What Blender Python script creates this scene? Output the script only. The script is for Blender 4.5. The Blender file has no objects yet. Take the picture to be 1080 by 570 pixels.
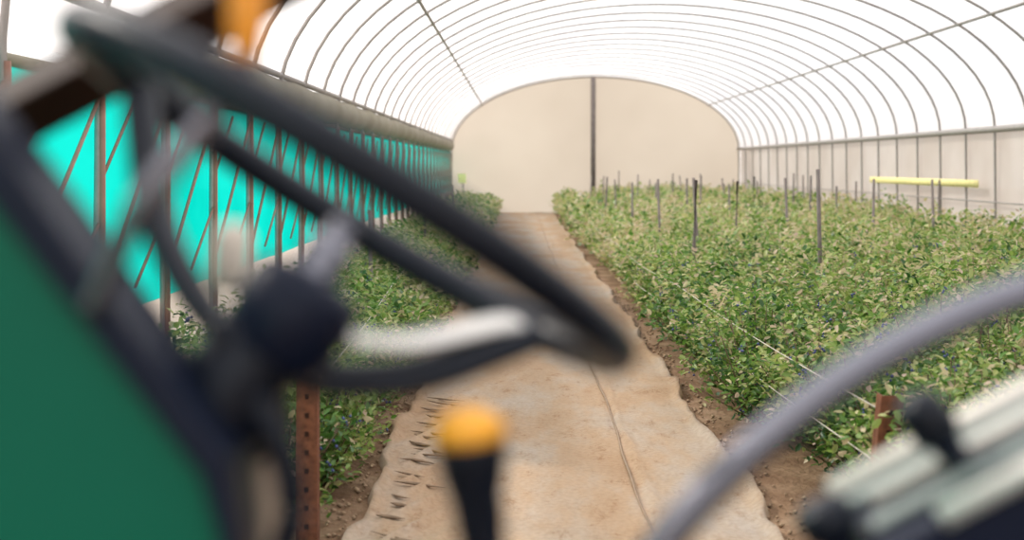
import bpy, math, random
import numpy as np
from mathutils import Vector, Matrix
random.seed(4); rng=np.random.default_rng(7)
sc=bpy.context.scene
try:
    sc.view_settings.view_transform='Standard'
    sc.view_settings.look='None'
except Exception: pass

# ---------------------------------------------------------------- materials
def new_mat(name):
    m=bpy.data.materials.new(name); m.use_nodes=True
    nt=m.node_tree; nt.nodes.clear()
    out=nt.nodes.new('ShaderNodeOutputMaterial')
    return m,nt,out
def pbsdf(nt,col,rough=.5,metal=0,spec=.5,coat=0):
    b=nt.nodes.new('ShaderNodeBsdfPrincipled')
    b.inputs['Base Color'].default_value=(*col,1)
    b.inputs['Roughness'].default_value=rough
    b.inputs['Metallic'].default_value=metal
    b.inputs['Specular IOR Level'].default_value=spec
    b.inputs['Coat Weight'].default_value=coat
    return b
def ramp(nt,stops):
    r=nt.nodes.new('ShaderNodeValToRGB'); e=r.color_ramp.elements
    e[0].position=stops[0][0]; e[0].color=(*stops[0][1],1)
    e[1].position=stops[-1][0]; e[1].color=(*stops[-1][1],1)
    for p,c in stops[1:-1]:
        n=e.new(p); n.color=(*c,1)
    return r
def noise(nt,scale,detail=4,coord='Object',vscale=None,rough=.55):
    tc=nt.nodes.new('ShaderNodeTexCoord')
    n=nt.nodes.new('ShaderNodeTexNoise'); n.inputs['Scale'].default_value=scale
    n.inputs['Detail'].default_value=detail; n.inputs['Roughness'].default_value=rough
    if vscale:
        mp=nt.nodes.new('ShaderNodeMapping'); mp.inputs['Scale'].default_value=vscale
        nt.links.new(tc.outputs[coord],mp.inputs['Vector']); nt.links.new(mp.outputs[0],n.inputs['Vector'])
    else: nt.links.new(tc.outputs[coord],n.inputs['Vector'])
    return n
def simple(name,col,rough=.5,metal=0,var=.12,scale=12,coat=0,spec=.5,bump=0):
    m,nt,out=new_mat(name)
    b=pbsdf(nt,col,rough,metal,spec,coat)
    n=noise(nt,scale)
    r=ramp(nt,[(.3,tuple(c*(1-var) for c in col)),(.7,tuple(min(1,c*(1+var)) for c in col))])
    nt.links.new(n.outputs['Fac'],r.inputs[0]); nt.links.new(r.outputs[0],b.inputs['Base Color'])
    if bump:
        bp=nt.nodes.new('ShaderNodeBump'); bp.inputs['Strength'].default_value=bump; bp.inputs['Distance'].default_value=.01
        nt.links.new(n.outputs['Fac'],bp.inputs['Height']); nt.links.new(bp.outputs[0],b.inputs['Normal'])
    nt.links.new(b.outputs[0],out.inputs[0]); return m
def cloth(name,colA,colB,transp,transl,scale=.6,vscale=None,tcol=None):
    """thin sheet: diffuse + translucent + see-through fraction"""
    m,nt,out=new_mat(name)
    n=noise(nt,scale,3,vscale=vscale)
    r=ramp(nt,[(.35,colA),(.65,colB)]); nt.links.new(n.outputs['Fac'],r.inputs[0])
    d=nt.nodes.new('ShaderNodeBsdfDiffuse'); t=nt.nodes.new('ShaderNodeBsdfTranslucent'); tr=nt.nodes.new('ShaderNodeBsdfTransparent')
    if tcol: tr.inputs[0].default_value=(*tcol,1)
    nt.links.new(r.outputs[0],d.inputs[0]); nt.links.new(r.outputs[0],t.inputs[0])
    m1=nt.nodes.new('ShaderNodeMixShader'); m1.inputs[0].default_value=transl
    nt.links.new(d.outputs[0],m1.inputs[1]); nt.links.new(t.outputs[0],m1.inputs[2])
    m2=nt.nodes.new('ShaderNodeMixShader'); m2.inputs[0].default_value=transp
    nt.links.new(m1.outputs[0],m2.inputs[1]); nt.links.new(tr.outputs[0],m2.inputs[2])
    nt.links.new(m2.outputs[0],out.inputs[0]); return m

M_film=cloth('roof_film',(.80,.77,.79),(.95,.94,.94),.36,.72)
M_net=cloth('teal_shade_net',(0.0,.40,.35),(.003,.50,.44),.04,.8,.8,tcol=(.1,.9,.8))
M_end=cloth('beige_end_sheet',(.50,.445,.375),(.56,.505,.43),.0,.6,.25)
M_side=cloth('side_sheet',(.64,.57,.50),(.74,.68,.62),.05,.6,.5)
M_curt=cloth('rolled_curtain',(.38,.35,.28),(.46,.43,.36),.0,.35,1.5)
M_steel=simple('galvanised_steel',(.33,.30,.28),.5,.1)
M_rust=simple('rusty_steel',(.17,.065,.035),.8,.1,.35,30,bump=.3,spec=.2)
M_brace=simple('brown_brace',(.27,.14,.10),.7)
M_wood=simple('grey_stake',(.17,.14,.125),.8,0,.3,10)
M_black=simple('black_rubber',(.004,.007,.014),.38,0,.2,40,spec=.25)
M_navy=simple('navy_paint',(.005,.009,.024),.42,0,.1,spec=.2)
M_green=simple('green_paint',(.0015,.115,.068),.4,0,.06,3,spec=.2)
M_yel=simple('amber_plastic',(.85,.38,.02),.4)
M_org=simple('orange_plastic',(.80,.30,.02),.4)
M_chr=simple('satin_metal',(.21,.21,.245),.25,.8,.05)
M_sil=simple('bright_metal',(.64,.62,.58),.3,.3,.05)
M_rail=simple('ivory_rail',(.74,.69,.62),.4,.1,.05)
M_cream=simple('cream_plastic',(.62,.55,.46),.5)
M_tan=simple('tan_shaft',(.42,.31,.22),.5)
M_seam=simple('seam_thread',(.27,.18,.115),.8)
M_brown=simple('brown_bar_paint',(.030,.012,.007),.6,spec=.15)
M_pale=simple('pale_green_plate',(.22,.26,.24),.5,spec=.3)
M_yelp=simple('yellow_sheet',(.88,.78,.34),.6)
M_white=simple('sun_spot_white',(.9,.9,.88),.4)
M_twine=simple('grey_twine',(.50,.44,.36),.7)
M_berry=simple('blueberry_skin',(.05,.065,.20),.45)
M_twig=simple('twig_bark',(.16,.10,.06),.8)

# soil
m,nt,out=new_mat('soil'); M_soil=m
b=pbsdf(nt,(.2,.12,.07),.95,spec=.1)
n=noise(nt,3,8); r=ramp(nt,[(.3,(.13,.07,.04)),(.5,(.24,.15,.09)),(.75,(.38,.26,.17))])
nt.links.new(n.outputs['Fac'],r.inputs[0]); nt.links.new(r.outputs[0],b.inputs['Base Color'])
n2=noise(nt,22,6); bp=nt.nodes.new('ShaderNodeBump'); bp.inputs['Strength'].default_value=.8; bp.inputs['Distance'].default_value=.04
nt.links.new(n2.outputs['Fac'],bp.inputs['Height']); nt.links.new(bp.outputs[0],b.inputs['Normal'])
nt.links.new(b.outputs[0],out.inputs[0])
M_clod=simple('sandy_clod',(.36,.25,.16),.95,0,.3,20,spec=.1)
M_wrinkle_shade=simple('wrinkle_shade_brown',(.22,.15,.10),.9,0,.3,20,spec=.1)
# path fabric
m,nt,out=new_mat('path_fabric'); M_path=m
b=pbsdf(nt,(.5,.36,.25),.85,spec=.2)
n=noise(nt,1.1,7,vscale=(1.5,.5,1),rough=.62)
r=ramp(nt,[(.30,(.33,.20,.11)),(.46,(.385,.262,.165)),(.56,(.39,.30,.222)),(.74,(.40,.345,.30))])
nt.links.new(n.outputs['Fac'],r.inputs[0])
n3=noise(nt,40,5); r3=ramp(nt,[(.35,(.80,.78,.76)),(.6,(1,1,1))])
nt.links.new(n3.outputs['Fac'],r3.inputs[0])
mx=nt.nodes.new('ShaderNodeMix'); mx.data_type='RGBA'; mx.blend_type='MULTIPLY'; mx.inputs[0].default_value=.8
nt.links.new(r.outputs[0],mx.inputs[6]); nt.links.new(r3.outputs[0],mx.inputs[7])
n4=noise(nt,5,8,rough=.85,vscale=(1.6,.7,1)); r4=ramp(nt,[(.54,(1,1,1)),(.66,(.66,.53,.42))]); nt.links.new(n4.outputs['Fac'],r4.inputs[0])
mx2=nt.nodes.new('ShaderNodeMix'); mx2.data_type='RGBA'; mx2.blend_type='MULTIPLY'; mx2.inputs[0].default_value=.9
nt.links.new(mx.outputs[2],mx2.inputs[6]); nt.links.new(r4.outputs[0],mx2.inputs[7])
nt.links.new(mx2.outputs[2],b.inputs['Base Color'])
bp=nt.nodes.new('ShaderNodeBump'); bp.inputs['Strength'].default_value=.3; bp.inputs['Distance'].default_value=.02
nt.links.new(n3.outputs['Fac'],bp.inputs['Height']); nt.links.new(bp.outputs[0],b.inputs['Normal'])
nt.links.new(b.outputs[0],out.inputs[0])
# leaves
m,nt,out=new_mat('blueberry_leaf'); M_leaf=m
at=nt.nodes.new('ShaderNodeAttribute'); at.attribute_name='tint'
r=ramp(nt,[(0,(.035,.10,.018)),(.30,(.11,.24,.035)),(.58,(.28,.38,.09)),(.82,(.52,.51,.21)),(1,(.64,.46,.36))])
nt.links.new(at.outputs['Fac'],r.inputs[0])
b=pbsdf(nt,(.2,.3,.1),.40,spec=.5); nt.links.new(r.outputs[0],b.inputs['Base Color'])
t=nt.nodes.new('ShaderNodeBsdfTranslucent'); nt.links.new(r.outputs[0],t.inputs[0])
ms=nt.nodes.new('ShaderNodeMixShader'); ms.inputs[0].default_value=.42
nt.links.new(b.outputs[0],ms.inputs[1]); nt.links.new(t.outputs[0],ms.inputs[2]); nt.links.new(ms.outputs[0],out.inputs[0])

# ---------------------------------------------------------------- mesh helpers
def link(o,parent=None):
    sc.collection.objects.link(o)
    if parent: o.parent=parent
    return o
def empty(name):
    e=bpy.data.objects.new(name,None); e.empty_display_size=.1; return link(e)
class MB:
    def __init__(s): s.v=[]; s.f=[]; s.m=[]
    def add(s,vs,fs,mi=0):
        o=len(s.v); s.v+= [tuple(v) for v in vs]
        for f in fs: s.f.append(tuple(i+o for i in f)); s.m.append(mi)
    def obj(s,name,mats,parent=None,smooth=True,bevel=0,seg=3):
        me=bpy.data.meshes.new(name); me.from_pydata(s.v,[],s.f)
        for mt in mats: me.materials.append(mt)
        me.polygons.foreach_set('material_index',s.m)
        me.polygons.foreach_set('use_smooth',[smooth]*len(s.f)); me.update()
        o=bpy.data.objects.new(name,me); link(o,parent)
        if bevel:
            md=o.modifiers.new('bevel','BEVEL'); md.width=bevel; md.segments=seg; md.limit_method='ANGLE'; md.angle_limit=math.radians(40)
            md.harden_normals=False
        return o
def cr(pts,n=8):
    P=[Vector(p) for p in pts]; P=[2*P[0]-P[1]]+P+[2*P[-1]-P[-2]]; out=[]
    for i in range(1,len(P)-2):
        a,b_,c,d=P[i-1:i+3]
        for k in range(n):
            t=k/n
            out.append(.5*((2*b_)+(c-a)*t+(2*a-5*b_+4*c-d)*t*t+(3*b_-a-3*c+d)*t**3))
    out.append(P[-2]); return out
def sweep(mb,pts,rad,sides=12,closed=False,ar=1.0,up=(0,0,1),mi=0):
    P=[Vector(p) for p in pts]; n=len(P); vs=[]; fs=[]
    up=Vector(up)
    for i,p in enumerate(P):
        if closed: t=P[(i+1)%n]-P[i-1]
        else: t=P[min(i+1,n-1)]-P[max(i-1,0)]
        t.normalize()
        a=t.cross(up)
        if a.length<1e-3: a=t.cross(Vector((1,0,0)))
        a.normalize(); b_=a.cross(t)
        r=rad[i] if hasattr(rad,'__len__') else rad
        for k in range(sides):
            th=2*math.pi*k/sides
            vs.append(p+a*math.cos(th)*r+b_*math.sin(th)*r*ar)
    m_=n if closed else n-1
    for i in range(m_):
        j=(i+1)%n
        for k in range(sides):
            l=(k+1)%sides
            fs.append((i*sides+k,i*sides+l,j*sides+l,j*sides+k))
    if not closed:
        fs.append(tuple(range(sides))[::-1]); fs.append(tuple((n-1)*sides+k for k in range(sides)))
    mb.add(vs,fs,mi)
def box(mb,lo,hi,mi=0):
    x0,y0,z0=lo;x1,y1,z1=hi
    vs=[(x0,y0,z0),(x1,y0,z0),(x1,y1,z0),(x0,y1,z0),(x0,y0,z1),(x1,y0,z1),(x1,y1,z1),(x0,y1,z1)]
    mb.add(vs,[(0,3,2,1),(4,5,6,7),(0,1,5,4),(1,2,6,5),(2,3,7,6),(3,0,4,7)],mi)
def prism(mb,poly,y0,y1,mi=0):
    n=len(poly); vs=[(x,y0,z) for x,z in poly]+[(x,y1,z) for x,z in poly]
    fs=[tuple(range(n)),tuple(range(2*n-1,n-1,-1))]+[(i,i+n,(i+1)%n+n,(i+1)%n) for i in range(n)]
    mb.add(vs,fs,mi)
def lathe_axis(mb,base,axis,prof,sides=28,mi=0):
    base=Vector(base); ax=Vector(axis).normalized(); pts=[base+ax*h for h,_ in prof]
    a=ax.cross(Vector((0,1,0))); a.normalize(); b_=a.cross(ax); vs=[];fs=[]
    for (h,r_),p in zip(prof,pts):
        for k in range(sides):
            th=2*math.pi*k/sides; vs.append(p+(a*math.cos(th)+b_*math.sin(th))*max(r_,1e-4))
    for i in range(len(prof)-1):
        for k in range(sides):
            l=(k+1)%sides; fs.append((i*sides+k,i*sides+l,(i+1)*sides+l,(i+1)*sides+k))
    fs.append(tuple(range(sides))[::-1]); fs.append(tuple((len(prof)-1)*sides+k for k in range(sides)))
    mb.add(vs,fs,mi)

# ---------------------------------------------------------------- tunnel
XL,XR,YE=-2.26,7.20,43.4
CX=(XL+XR)/2; HW=(XR-XL)/2; EZ=2.1; RISE=2.4
Y0=-2.1; STEP=1.3
ys=[Y0+STEP*i for i in range(int((YE-Y0)/STEP)+1)]
def arc(th,dr=0):
    return CX-(HW+dr)*math.cos(th), EZ+(RISE+dr)*math.sin(th)
mb=MB()
mb.add([(-60,-30,0),(60,-30,0),(60,90,0),(-60,90,0)],[(0,1,2,3)])
mb.obj('floor',[M_soil],smooth=False)
mb=MB(); N=40
yy=[ys[0]]
for a,b2 in zip(ys[:-1],ys[1:]): yy+=[(a+b2)/2,b2]
yy.append(YE)
vs=[]
for i,y in enumerate(yy):
    sag=-.025 if i%2 else 0.03
    for k in range(N+1):
        th=math.pi*k/N; x,z=arc(th,sag*math.sin(th)); vs.append((x,y,z))
fs=[(i*(N+1)+k,i*(N+1)+k+1,(i+1)*(N+1)+k+1,(i+1)*(N+1)+k) for i in range(len(yy)-1) for k in range(N)]
mb.add(vs,fs); mb.obj('polytunnel_roof_film',[M_film])
mb=MB()
for y in ys:
    pts=[(XL+.03,y,0),(XL+.03,y,1.0)]+[(arc(math.pi*k/36,-.04)[0],y,arc(math.pi*k/36,-.04)[1]) for k in range(37)]+[(XR-.03,y,1.0),(XR-.03,y,0)]
    sweep(mb,pts,.020,6,up=(0,1,0))
for x,z,r in [(arc(t,-.07)[0],arc(t,-.07)[1],.024) for t in (math.acos(.789),math.pi-math.acos(.789))]+[(XR-.06,EZ,.05),(XL+.06,EZ+.28,.03),(XR-.06,1.0,.012)]:
    sweep(mb,[(x,Y0,z),(x,YE,z)],r,8)
mb.obj('polytunnel_frame',[M_steel])
mb=MB(); poly=[(XL,0)]+[arc(math.pi*k/40) for k in range(41)]+[(XR,0)]
mb.add([(x,YE,z) for x,z in poly],[tuple(range(len(poly)))])
mb.obj('wall_back',[M_end],smooth=False)
mb=MB(); sweep(mb,[(2.40,YE-.12,0),(2.40,YE-.12,4.42)],.08,8)
mb.obj('end_wall_pole',[M_wood])
def sheet(name,x,z0,z1,mat,wob=.0,dy=.325,ya=None,yb=None):
    mb=MB(); ya=Y0 if ya is None else ya; yb=YE if yb is None else yb
    n=int((yb-ya)/dy); nz=6; vs=[]
    for i in range(n+1):
        for k in range(nz+1):
            y=ya+(yb-ya)*i/n; z=z0+(z1-z0)*k/nz
            vs.append((x+wob*math.sin(y*2.9+z*3)+wob*.5*math.sin(y*7.1),y,z))
    mb.add(vs,[(i*(nz+1)+k,(i+1)*(nz+1)+k,(i+1)*(nz+1)+k+1,i*(nz+1)+k+1) for i in range(n) for k in range(nz)])
    return mb.obj(name,[mat])
sheet('wall_right',XR+.03,0,EZ,M_side,.01)
sheet('wall_left',XL-.05,0,.72,M_side,.01)
sheet('teal_shade_net',XL-.035,.71,2.02,M_net,.012)
mb=MB()
sweep(mb,[(XL-.04,y,2.03) for y in ys],.03,8)
yc=[y for y in np.arange(8.3,YE,.65)]
sweep(mb,[(XL+.0,y,2.20) for y in yc],[.15+.012*math.sin(y*3) for y in yc],12,ar=1.1)
mb.obj('rolled_side_curtain',[M_curt])
mb=MB()
for i,y in enumerate(ys[:-1]):
    sweep(mb,[(XL+.05,y,.85),(XL+.05,y+STEP,1.92)],.012,5)
    sweep(mb,[(XL+.045,y+STEP*.5,.85),(XL+.045,y+STEP*1.0,1.25)],.010,5)
    sweep(mb,[(XL+.045,y,1.45),(XL+.045,y+STEP*.5,1.93)],.010,5)
    sweep(mb,[(XL+.058,y,0),(XL+.058,y,2.0)],.019,6)
mb.obj('side_wall_bracing',[M_brace])

# ---------------------------------------------------------------- path
PXL,PXR=-.72,1.10
xs=np.linspace(PXL,PXR,70)
ygr=np.concatenate([np.arange(1.8,10,.035),np.arange(10,20,.12),np.arange(20,YE,.5),[YE-.12]])
vs=[]
nzt=[(rng.uniform(0,6.28),rng.uniform(.6,5),rng.uniform(.6,5)) for _ in range(7)]
for y in ygr:
    el=.03*math.sin(y*2.3)+.014*math.sin(y*7.7+1)+.006*math.sin(y*17)
    er=.03*math.sin(y*1.9+2)+.014*math.sin(y*6.3)+.006*math.sin(y*15)
    for x in xs:
        u=(x-PXL)/(PXR-PXL); xx=x+el*(1-u)**3+er*u**3
        z=.025
        for p,a,b_ in nzt: z+=.0028*math.sin(a*x*2+b_*y+p)
        w=max(0,1-abs(u-.15)/.13)*max(0,min(1,(9.5-y)/2))
        z+=.034*w*max(0,math.sin((y*1.0-x*1.9)*15+1.6*math.sin(y*3)+math.sin(x*9)))**2
        w2=max(0,1-abs(u-.82)/.12)*.35
        z+=.012*w2*math.sin((y+x*1.2)*15+2*math.sin(y*2.1))
        z+=-.014*math.exp(-((x-.565-.012*math.sin(y*1.7))/.014)**2)+.010*math.exp(-((x-.60)/.02)**2)
        e=min(u,1-u)
        z+=.045*math.exp(-((e-.018)/.014)**2)*(.7+.4*math.sin(y*9)*math.sin(y*4.1))
        if e<1e-6: z=-.01
        vs.append((xx,float(y),z))
nx=len(xs); mb=MB()
mb.add(vs,[(i*nx+k,i*nx+k+1,(i+1)*nx+k+1,(i+1)*nx+k) for i in range(len(ygr)-1) for k in range(nx-1)])
mb.obj('fabric_path',[M_path])
mb=MB()
sweep(mb,[(.552+.010*math.sin(y*1.7)+.003*math.sin(y*6),y,.026) for y in np.arange(1.8,YE-.2,.2)],.006,5)
mb.obj('path_seam',[M_seam])
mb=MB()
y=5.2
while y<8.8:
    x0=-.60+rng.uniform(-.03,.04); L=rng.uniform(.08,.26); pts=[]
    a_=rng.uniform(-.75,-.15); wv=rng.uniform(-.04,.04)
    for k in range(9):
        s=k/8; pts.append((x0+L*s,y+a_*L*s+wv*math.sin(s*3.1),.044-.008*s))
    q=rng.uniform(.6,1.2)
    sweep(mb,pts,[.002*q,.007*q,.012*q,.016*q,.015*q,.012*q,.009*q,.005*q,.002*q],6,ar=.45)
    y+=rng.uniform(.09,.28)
mb.obj('wrinkle_shade_strips',[M_wrinkle_shade])  # dark strips added as painted shade of the fabric wrinkles
mb=MB()
for side,x0 in((-1,PXL),(1,PXR)):
    for i in range(500):
        y=2.5+ (i/500)**1.4*14; s=rng.uniform(.005,.013)*(1+y/25)
        x=x0+side*abs(rng.normal(0,.10))-side*.01
        c=Vector((x,y+rng.uniform(-.03,.03),.006+s*.3)); vs=[]
        for d in [(1,0,0),(0,1,0),(-1,0,0),(0,-1,0),(0,0,.7),(0,0,-.7)]:
            vs.append(c+Vector(d)*s*rng.uniform(.7,1.3))
        mb.add(vs,[(0,1,4),(1,2,4),(2,3,4),(3,0,4),(1,0,5),(2,1,5),(3,2,5),(0,3,5)],0)
mb.obj('soil_clods',[M_clod])

# ---------------------------------------------------------------- foliage
def foliage(name,rows,ystart,inner):
    near=[];far=[]
    tw=MB(); br=MB()
    for ri,(rx0,h0,wid) in enumerate(rows):
        y=ystart+rng.uniform(0,.3)
        while y<YE-.7:
            rx=rx0
            if ri==0: rx=rx0+inner*min(1,max(0,(y-6)/3.5))
            h=h0*rng.uniform(.88,1.08); r=wid*rng.uniform(.95,1.15)
            bx=rx+rng.normal(0,.05)
            if y<9: L,nl,ns=.047,2500,50
            elif y<15: L,nl,ns=.060,1550,38
            elif y<25: L,nl,ns=.080,950,28
            else: L,nl,ns=.115,460,20
            az=rng.uniform(0,2*np.pi,ns); rr=r*np.sqrt(rng.uniform(0,1,ns))
            tz=h*(1-.34*(rr/r)**2)*rng.uniform(.66,1.1,ns)
            tz*=np.where(rng.uniform(0,1,ns)<.16,.5,1)
            base=np.stack([bx+.10*np.cos(az)*rng.uniform(0,1,ns),y+.10*np.sin(az),np.full(ns,.02)],1)
            tip=np.stack([bx+rr*np.cos(az),y+rr*np.sin(az)*.9,tz],1)
            si=rng.integers(0,ns,nl); t=1-rng.uniform(0,1,nl)**1.3*.9
            d=tip[si]-base[si]
            p=base[si]+np.stack([d[:,0]*t**.9,d[:,1]*t**.9,d[:,2]*t],1)
            p+=rng.normal(0,.028+L*.12,(nl,3))
            p[:,2]=np.maximum(p[:,2],.04)
            a=rng.uniform(0,2*np.pi,nl); el=rng.uniform(-.35,1.0,nl)
            fd=np.stack([np.cos(a)*np.cos(el),np.sin(a)*np.cos(el),np.sin(el)],1)
            upv=np.tile([0,0,1.],(nl,1))+rng.normal(0,.5,(nl,3))
            sd=np.cross(fd,upv); sd/=np.linalg.norm(sd,axis=1)[:,None]+1e-6
            nn=np.cross(sd,fd)
            Ls=(L*rng.uniform(.65,1.25,nl))[:,None]; W=Ls*.24
            bt=rng.normal(0,.09); st=rng.normal(0,.17,ns)
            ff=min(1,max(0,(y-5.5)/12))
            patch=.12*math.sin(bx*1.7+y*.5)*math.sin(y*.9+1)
            tint=.29+.27*ff+bt+patch+st[si]+rng.normal(0,.18,nl)+.26*(t-.6)  # tint darkens toward the shoot base, inner shade painted in
            tint=np.where(rng.uniform(0,1,nl)<.06+.08*ff,rng.uniform(.85,1,nl),np.clip(tint,0,.92))
            if y<15:
                q=np.stack([p,p+fd*Ls*.35+sd*W+nn*Ls*.06,p+fd*Ls*.75+sd*W*.75+nn*Ls*.03,p+fd*Ls-nn*Ls*.12,
                            p+fd*Ls*.75-sd*W*.75+nn*Ls*.03,p+fd*Ls*.35-sd*W+nn*Ls*.06],1)
                near.append((q,tint))
            else:
                q=np.stack([p,p+fd*Ls*.5+sd*W*1.15,p+fd*Ls,p+fd*Ls*.5-sd*W*1.15],1); far.append((q,tint))
            if y<14:
                for k in range(0,ns,2 if y<9 else 4):
                    A=base[k];B=tip[k];Dd=B-A
                    pts=[A+np.array([Dd[0]*s**.9 if s else 0,Dd[1]*s**.9 if s else 0,Dd[2]*s]) for s in (0,.35,.7,.97)]
                    sweep(tw,pts,[.006,.005,.004,.002],3)
                for k in range(30 if y<9 else 16):
                    j=rng.integers(0,nl); c=p[j]
                    for q_ in range(4):
                        cc=c+rng.normal(0,.013,3); s=rng.uniform(.007,.010); V=[(cc+np.array(dv)*s) for dv in [(1,0,0),(0,1,0),(-1,0,0),(0,-1,0),(0,0,1),(0,0,-1)]]
                        br.add(V,[(0,1,4),(1,2,4),(2,3,4),(3,0,4),(1,0,5),(2,1,5),(3,2,5),(0,3,5)])
            y+=.52*rng.uniform(.88,1.12)
    par=empty(name)
    V=[];T=[];F=[]
    q=np.concatenate([a for a,_ in near]); t=np.concatenate([b for _,b in near]); n=len(q)
    V.append(q.reshape(-1,3)); T.append(np.repeat(t,6)); b0=(np.arange(n)*6)[:,None]
    F.append(np.concatenate([b0+np.array([[0,1,2,3]]),b0+np.array([[0,3,4,5]])])); nv=n*6
    q=np.concatenate([a for a,_ in far]); t=np.concatenate([b for _,b in far]); n=len(q)
    V.append(q.reshape(-1,3)); T.append(np.repeat(t,4)); F.append((np.arange(n)*4)[:,None]+np.array([[0,1,2,3]])+nv)
    V=np.concatenate(V);T=np.concatenate(T);F=np.concatenate(F)
    me=bpy.data.meshes.new('leaves'); me.vertices.add(len(V)); me.vertices.foreach_set('co',V.astype(np.float32).ravel())
    me.loops.add(F.size); me.loops.foreach_set('vertex_index',F.astype(np.int32).ravel())
    me.polygons.add(len(F)); me.polygons.foreach_set('loop_start',(np.arange(len(F))*4).astype(np.int32))
    me.update(calc_edges=True)
    at=me.attributes.new('tint','FLOAT','POINT'); at.data.foreach_set('value',T.astype(np.float32))
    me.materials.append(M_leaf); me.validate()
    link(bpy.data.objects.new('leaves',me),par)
    tw.obj('twigs',[M_twig],par); br.obj('berries',[M_berry],par)
foliage('blueberry_bushes',[(1.73,.80,.46),(2.50,.90,.54),(3.35,.93,.54),(4.2,.94,.54),(5.05,.94,.54),(5.85,.94,.54),(6.50,.92,.38)],4.95,-.23)
foliage('blueberry_bushes',[(-1.00,.68,.36),(-1.60,.78,.36)],5.80,.02)

def steel_post(x,y,h,lean=0):
    mb=MB()
    w,d,t=.042,.035,.006
    prof=[(-w,-d),(w,-d),(w,d),(w-t,d),(w-t,-d+t),(-w+t,-d+t),(-w+t,d),(-w,d)]
    n=len(prof); vs=[(px_,py_,-.05) for px_,py_ in prof]+[(px_+lean,py_,h) for px_,py_ in prof]
    mb.add(vs,[tuple(range(n))[::-1],tuple(range(n,2*n))]+[(i,(i+1)%n,(i+1)%n+n,i+n) for i in range(n)],0)
    z=.08
    while z<h-.03:
        fx=lean*z/h
        box(mb,(fx-.008,-d-.003,z),(fx+.008,-d+.001,z+.02),1); z+=.075
    o=mb.obj('steel_trellis_post',[M_rust,M_brown,M_twine],smooth=False); o.location=(x,y,0); return o
steel_post(-.86,5.4,.68); steel_post(1.34,5.05,.68,.07)
mb=MB(); stakes=[(2.67,11.8,1.52),(1.87,14,1.40),(1.55,24,1.35)]
for rx in (2.1,2.9,3.75,4.6,5.5,6.4):
    y=15.0+rng.uniform(0,4)
    while y<41:
        stakes.append((rx+rng.normal(0,.05),y,rng.uniform(1.12,1.42))); y+=rng.uniform(3.6,5.6)
for x,y in ((-1.35,12.),(-1.35,19.),(-1.35,27.)): stakes.append((x,y,1.15))
for x,y,h in stakes:
    sweep(mb,[(x,y,-.03),(x+rng.normal(0,.01),y,h*.5),(x+rng.normal(0,.02),y,h)],[.022,.020,.018],7)
mb.obj('trellis_stakes',[M_wood])
mb=MB()
for x,z,y0,y1,r in [(1.41,.60,5.02,41,.003),(1.39,.40,5.02,41,.003),(-.86,.62,5.37,41,.0028),(-.86,.36,5.37,20,.0028)]:
    sweep(mb,[(x-.028*min(y-y0,8),y,z-.03*abs(math.sin(math.pi*(y-y0)/5.5))) for y in np.linspace(y0,y1,60)],r,5)
mb.obj('trellis_wire',[M_twine])
mb=MB(); sweep(mb,[(XR-.12,y,1.27) for y in (20.5,23,25,26.8)],.014,6,ar=5); mb.obj('yellow_sticky_tape',[M_yelp])
mb=MB(); lathe_axis(mb,(6.85,YE-.25,1.45),(0,-1,0),[(0,.20),(.05,.22),(.07,.18),(.09,.05)],24); mb.obj('sun_spot_disc',[M_white])  # white disc standing in for a spot of sunlight at the end wall
mb=MB(); box(mb,(-1.93,41.5,1.0),(-1.68,41.56,1.3)); sweep(mb,[(-1.78,41.57,0),(-1.78,41.57,1.0)],.03,6,mi=1); mb.obj('yellow_sign',[M_yelp,M_steel],smooth=False)

# ---------------------------------------------------------------- steering wheel
C=Vector((-.128,1.0,1.525)); e1=Vector((.857,0,-.515)).normalized()
nrm=Vector((.5,.178,.84)); nrm=(nrm-e1*nrm.dot(e1)).normalized(); w=nrm.cross(e1).normalized(); R=.230
sw=empty('steering_wheel')
mb=MB(); mb_p=[C+e1*R*math.cos(a)+w*R*math.sin(a) for a in [2*math.pi*i/96 for i in range(96)]]
sweep(mb,mb_p,.0165,16,closed=True,up=nrm); mb.obj('rim',[M_black],sw)
mb=MB()
for adeg,wd in ((36,.024),(155,.022),(95,.011)):
    a=math.radians(adeg); dr=e1*math.cos(a)+w*math.sin(a)
    pts=cr([C-nrm*.135+dr*.015,C-nrm*.122+dr*.07,C-nrm*.085+dr*.14,C-nrm*.028+dr*.20,C+dr*.226],8)
    sweep(mb,pts,wd,12,ar=.6,up=nrm)
mb.obj('spokes',[M_black],sw)
mb=MB(); a=math.radians(38); dr=e1*math.cos(a)+w*math.sin(a)
sweep(mb,cr([C-nrm*.092+dr*.06,C-nrm*.066+dr*.12,C-nrm*.018+dr*.185,C-nrm*.006+dr*.205],8),.017,10,ar=.3,up=nrm)
mb.obj('spoke_sheen',[M_sil],sw)  # bright strip added as the painted sheen along the spoke
mb=MB(); lathe_axis(mb,C-nrm*.135+e1*.010,nrm,[(0,.030),(.005,.042),(.055,.045),(.069,.040),(.073,.025)],28)
mb.obj('hub',[M_navy],sw)
mb=MB(); lathe_axis(mb,C-nrm*.065+e1*.008,nrm,[(0,.019),(.028,.019),(.034,.012),(.048,.011)],6); mb.obj('hub_nut',[M_chr],sw,smooth=False,bevel=.001)

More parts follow.
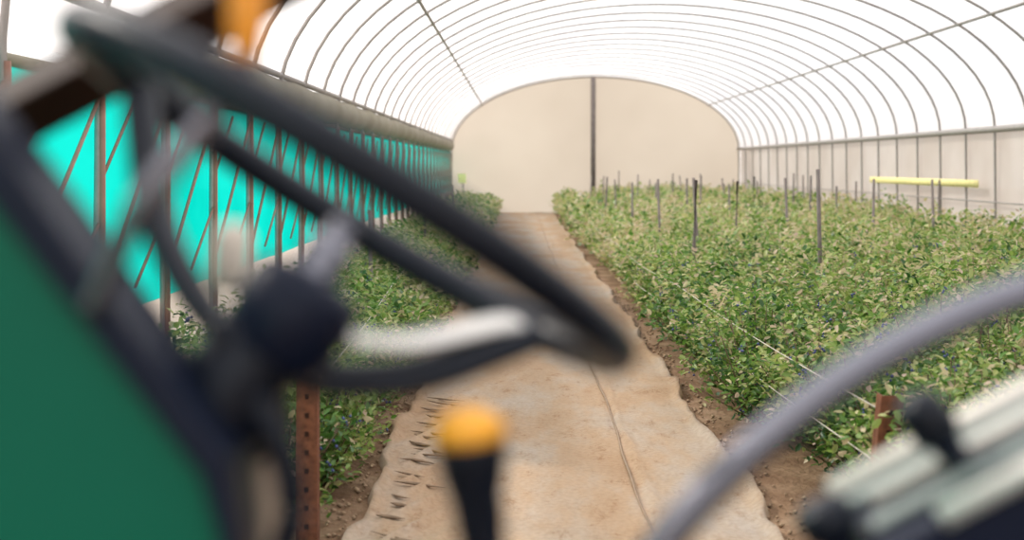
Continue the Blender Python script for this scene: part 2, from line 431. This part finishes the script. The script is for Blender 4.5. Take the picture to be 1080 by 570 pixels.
# ---------------------------------------------------------------- tractor body
tr=empty('tractor')
mb=MB()
edge=[(-.60,1.845),(-.481,1.688),(-.352,1.521),(-.214,1.341),(-.199,1.29),(-.19,.95)]
poly=edge+[(-1.5,.95),(-1.55,1.3),(-1.45,1.75),(-1.2,1.845)]
prism(mb,poly,.90,.965); mb.obj('side_panel',[M_green],tr,smooth=False,bevel=.006)
mb=MB(); oe=[]; off=[.026,.026,.027,.022,.010,.008]
for i,(x,z) in enumerate(edge):
    a=Vector(edge[max(i-1,0)]);b_=Vector(edge[min(i+1,len(edge)-1)]); t=(b_-a).normalized(); oe.append((x-t.y*off[i],z+t.x*off[i]))
prism(mb,edge+oe[::-1],.888,.975); mb.obj('edge_trim',[M_navy],tr,smooth=False,bevel=.004)
mb=MB()
sweep(mb,cr([C-nrm*.12,C-nrm*.17,(-.212,.995,1.375),(-.210,1.02,1.345)],8),[.038]*8+[.043]*8+[.038]*8+[.028],20)
mb.obj('column_boot',[M_black],tr)
mb=MB(); sweep(mb,[(-.203,1.02,1.37),(-.200,1.03,1.2),(-.20,1.05,.72)],.016,14); mb.obj('column_shaft',[M_tan],tr)
mb=MB(); sweep(mb,cr([(-.215,.95,1.44),(-.190,.95,1.385),(-.170,.95,1.345),(-.163,.95,1.30),(-.175,.95,1.25),(-.20,.98,1.1),(-.2,1.0,.75)],8),.011,12); mb.obj('hydraulic_hose',[M_black],tr)
mb=MB(); lathe_axis(mb,(-.233,1.06,1.450),(.1,0,1),[(0,.012),(.01,.016),(.045,.015),(.055,.008)],16); mb.obj('indicator_switch',[M_cream],tr)
mb=MB(); sweep(mb,[(-.66,1.22,1.505),(-.46,1.22,1.60),(-.10,1.22,1.79)],.040,4,ar=.85); mb.obj('windscreen_brace',[M_brown],tr,smooth=False,bevel=.005)
mb=MB(); box(mb,(-.35,.55,.66),(1.0,1.45,.72)); box(mb,(-1.5,.9,.45),(1.0,1.2,.66)); mb.obj('platform',[M_navy],tr,smooth=False,bevel=.01)
mb=MB()
for x,y,r,wd in ((.75,.42,.55,.28),(.75,1.62,.55,.28),(-1.25,.55,.38,.2),(-1.25,1.45,.38,.2)):
    lathe_axis(mb,(x,y-wd/2,r),(0,1,0.0001),[(0,r*.55),(.0,r*.86),(wd*.12,r*.96),(wd*.25,r),(wd*.75,r),(wd*.88,r*.96),(wd,r*.86),(wd,r*.55)],32)
mb.obj('tyres',[M_black],tr)
mb=MB()
def cl(t,y,dz=0): return (.264+.1875*t,y,1.231+.099*t+dz)
t0,t1=.12,2.2
vs=[cl(t0,1.05),cl(t1,1.05),cl(t1,1.22),cl(t0,1.22)]; vb=[(v[0],v[1],.9) for v in vs]
mb.add(vs+vb,[(0,1,2,3),(4,7,6,5),(0,4,5,1),(1,5,6,2),(2,6,7,3),(3,7,4,0)]); mb.obj('console_body',[M_navy],tr,smooth=False,bevel=.006)
mb=MB()
def plate(ya,yb,mi,ts=t0+.03,te=t1):
    vs=[cl(ts,ya,.004),cl(te,ya,.004),cl(te,yb,.004),cl(ts,yb,.004)]; vt=[(a,b_,c+.004) for a,b_,c in vs]
    mb.add(vs+vt,[(3,2,1,0),(4,5,6,7),(0,1,5,4),(1,2,6,5),(2,3,7,6),(3,0,4,7)],mi)
plate(1.090,1.115,0); plate(1.165,1.192,0)
mb.obj('console_plate',[M_pale],tr,smooth=False)
mb=MB()
sweep(mb,[cl(t0+.25,1.05,.004),cl(t1,1.05,.004)],.012,10,ar=.8,mi=0)
sweep(mb,[cl(t0,1.215,.006),cl(t1,1.215,.006)],.013,10,ar=1,mi=1)
sweep(mb,[cl(t0+.1,1.15,.008),cl(t1,1.15,.008)],.006,8,mi=1)
mb.obj('console_rails',[M_sil,M_rail],tr)
def knob(mb,p,ax,r,l,mi=0):
    pr=[(0,r*.55),(l*.08,r*.8),(l*.25,r),(l*.7,r),(l*.88,r*.85),(l*.97,r*.5),(l,.001)]
    lathe_axis(mb,p,ax,pr,20,mi)
for nm_y,kb,bs,r,l in ((1.13,(.362,1.314),(.400,1.264),.022,.050),(1.12,(.268,1.234),(.291,1.191),.025,.038)):
    mb=MB(); A=Vector((bs[0],nm_y,bs[1])); B=Vector((kb[0],nm_y,kb[1])); 
    sweep(mb,[A-(B-A)*.6,A,B],.013,10,mi=0); knob(mb,B,(B-A),r,l,0)
    sweep(mb,[B-(B-A).normalized()*.006,B+(B-A).normalized()*.003],.014,12,mi=1)
    mb.obj('hydraulic_control_lever',[M_black,M_navy])
mb=MB()
pts=cr([(.05,1.0,.75),(.052,1.0,1.05),(.072,1.0,1.20),(.103,1.0,1.258),(.146,1.0,1.308),(.201,1.0,1.357),(.255,1.0,1.396),(.312,1.0,1.428),(.38,1.0,1.455),(.466,1.0,1.476),(.55,1.0,1.465),(.61,1.0,1.41),(.63,1.0,1.30),(.63,1.0,.75)],8)
sweep(mb,pts,.0145,16,up=(0,1,0)); 
for x in (.05,.63): lathe_axis(mb,(x,1.0,.72),(0,0,1),[(0,.04),(.012,.04),(.02,.02),(.03,.014)],20)
mb.obj('grab_rail',[M_chr])
mb=MB()
ax=Vector((-.10,0,1)).normalized()
sweep(mb,cr([(.006,1.0,.72),(-.006,1.0,1.0),(-.018,1.0,1.22),(-.021,1.0,1.30)],6),.009,12,mi=0)
b0=Vector((-.020,1.0,1.168))
lathe_axis(mb,b0,ax,[(0,.011),(.03,.013),(.09,.015),(.13,.019),(.150,.0245),(.170,.0275),(.176,.0277)],24,0)
top=b0+ax*.176
lathe_axis(mb,top,ax,[(0,.0279),(.006,.0282),(.013,.026),(.020,.019),(.024,.009),(.025,.001)],24,1)
lathe_axis(mb,(.006,1.0,.72),(0,0,1),[(0,.05),(.02,.045),(.05,.02),(.07,.01)],20,0)
mb.obj('gear_lever',[M_black,M_yel])
mb=MB()
sweep(mb,cr([(-.285,.885,1.455),(-.257,.86,1.501),(-.242,.85,1.526),(-.211,.85,1.565),(-.187,.85,1.5955),(-.174,.85,1.622)],8),.009,12,mi=0)
lathe_axis(mb,(-.175,.85,1.612),(.03,0,1),[(0,.006),(.01,.010),(.03,.0125),(.07,.0135),(.085,.011),(.092,.004)],20,1)
mb.obj('throttle_lever',[M_chr,M_org])

# ---------------------------------------------------------------- light
wd=bpy.data.worlds.new('sky'); sc.world=wd; wd.use_nodes=True; nt=wd.node_tree
bg=nt.nodes['Background']
tc=nt.nodes.new('ShaderNodeTexCoord'); sx=nt.nodes.new('ShaderNodeSeparateXYZ'); nt.links.new(tc.outputs['Generated'],sx.inputs[0])
r=ramp(nt,[(0,(.78,.72,.66)),(.08,(.97,.95,.93)),(.8,(.88,.92,1.0))]); nt.links.new(sx.outputs['Z'],r.inputs[0]); nt.links.new(r.outputs[0],bg.inputs[0])
bg.inputs[1].default_value=1.65
s=bpy.data.lights.new('sun','SUN'); s.energy=6.2; s.angle=math.radians(4); s.color=(1,.93,.84)
so=bpy.data.objects.new('sun',s); link(so); so.rotation_euler=Vector((.66,-.42,-.62)).to_track_quat('-Z','Y').to_euler(); so.location=(-10,10,15)
# ---------------------------------------------------------------- camera
cd=bpy.data.cameras.new('camera'); cam=bpy.data.objects.new('camera',cd); link(cam)
cam.location=(0,0,1.55); cam.rotation_euler=(math.radians(90),0,0)
cd.sensor_width=36; cd.lens=36*1400/1080; cd.shift_y=-110/1080; cd.shift_x=-8/1080
cd.clip_start=.02; cd.clip_end=300
cd.dof.use_dof=True; cd.dof.focus_distance=8.0; cd.dof.aperture_fstop=1.9
sc.camera=cam
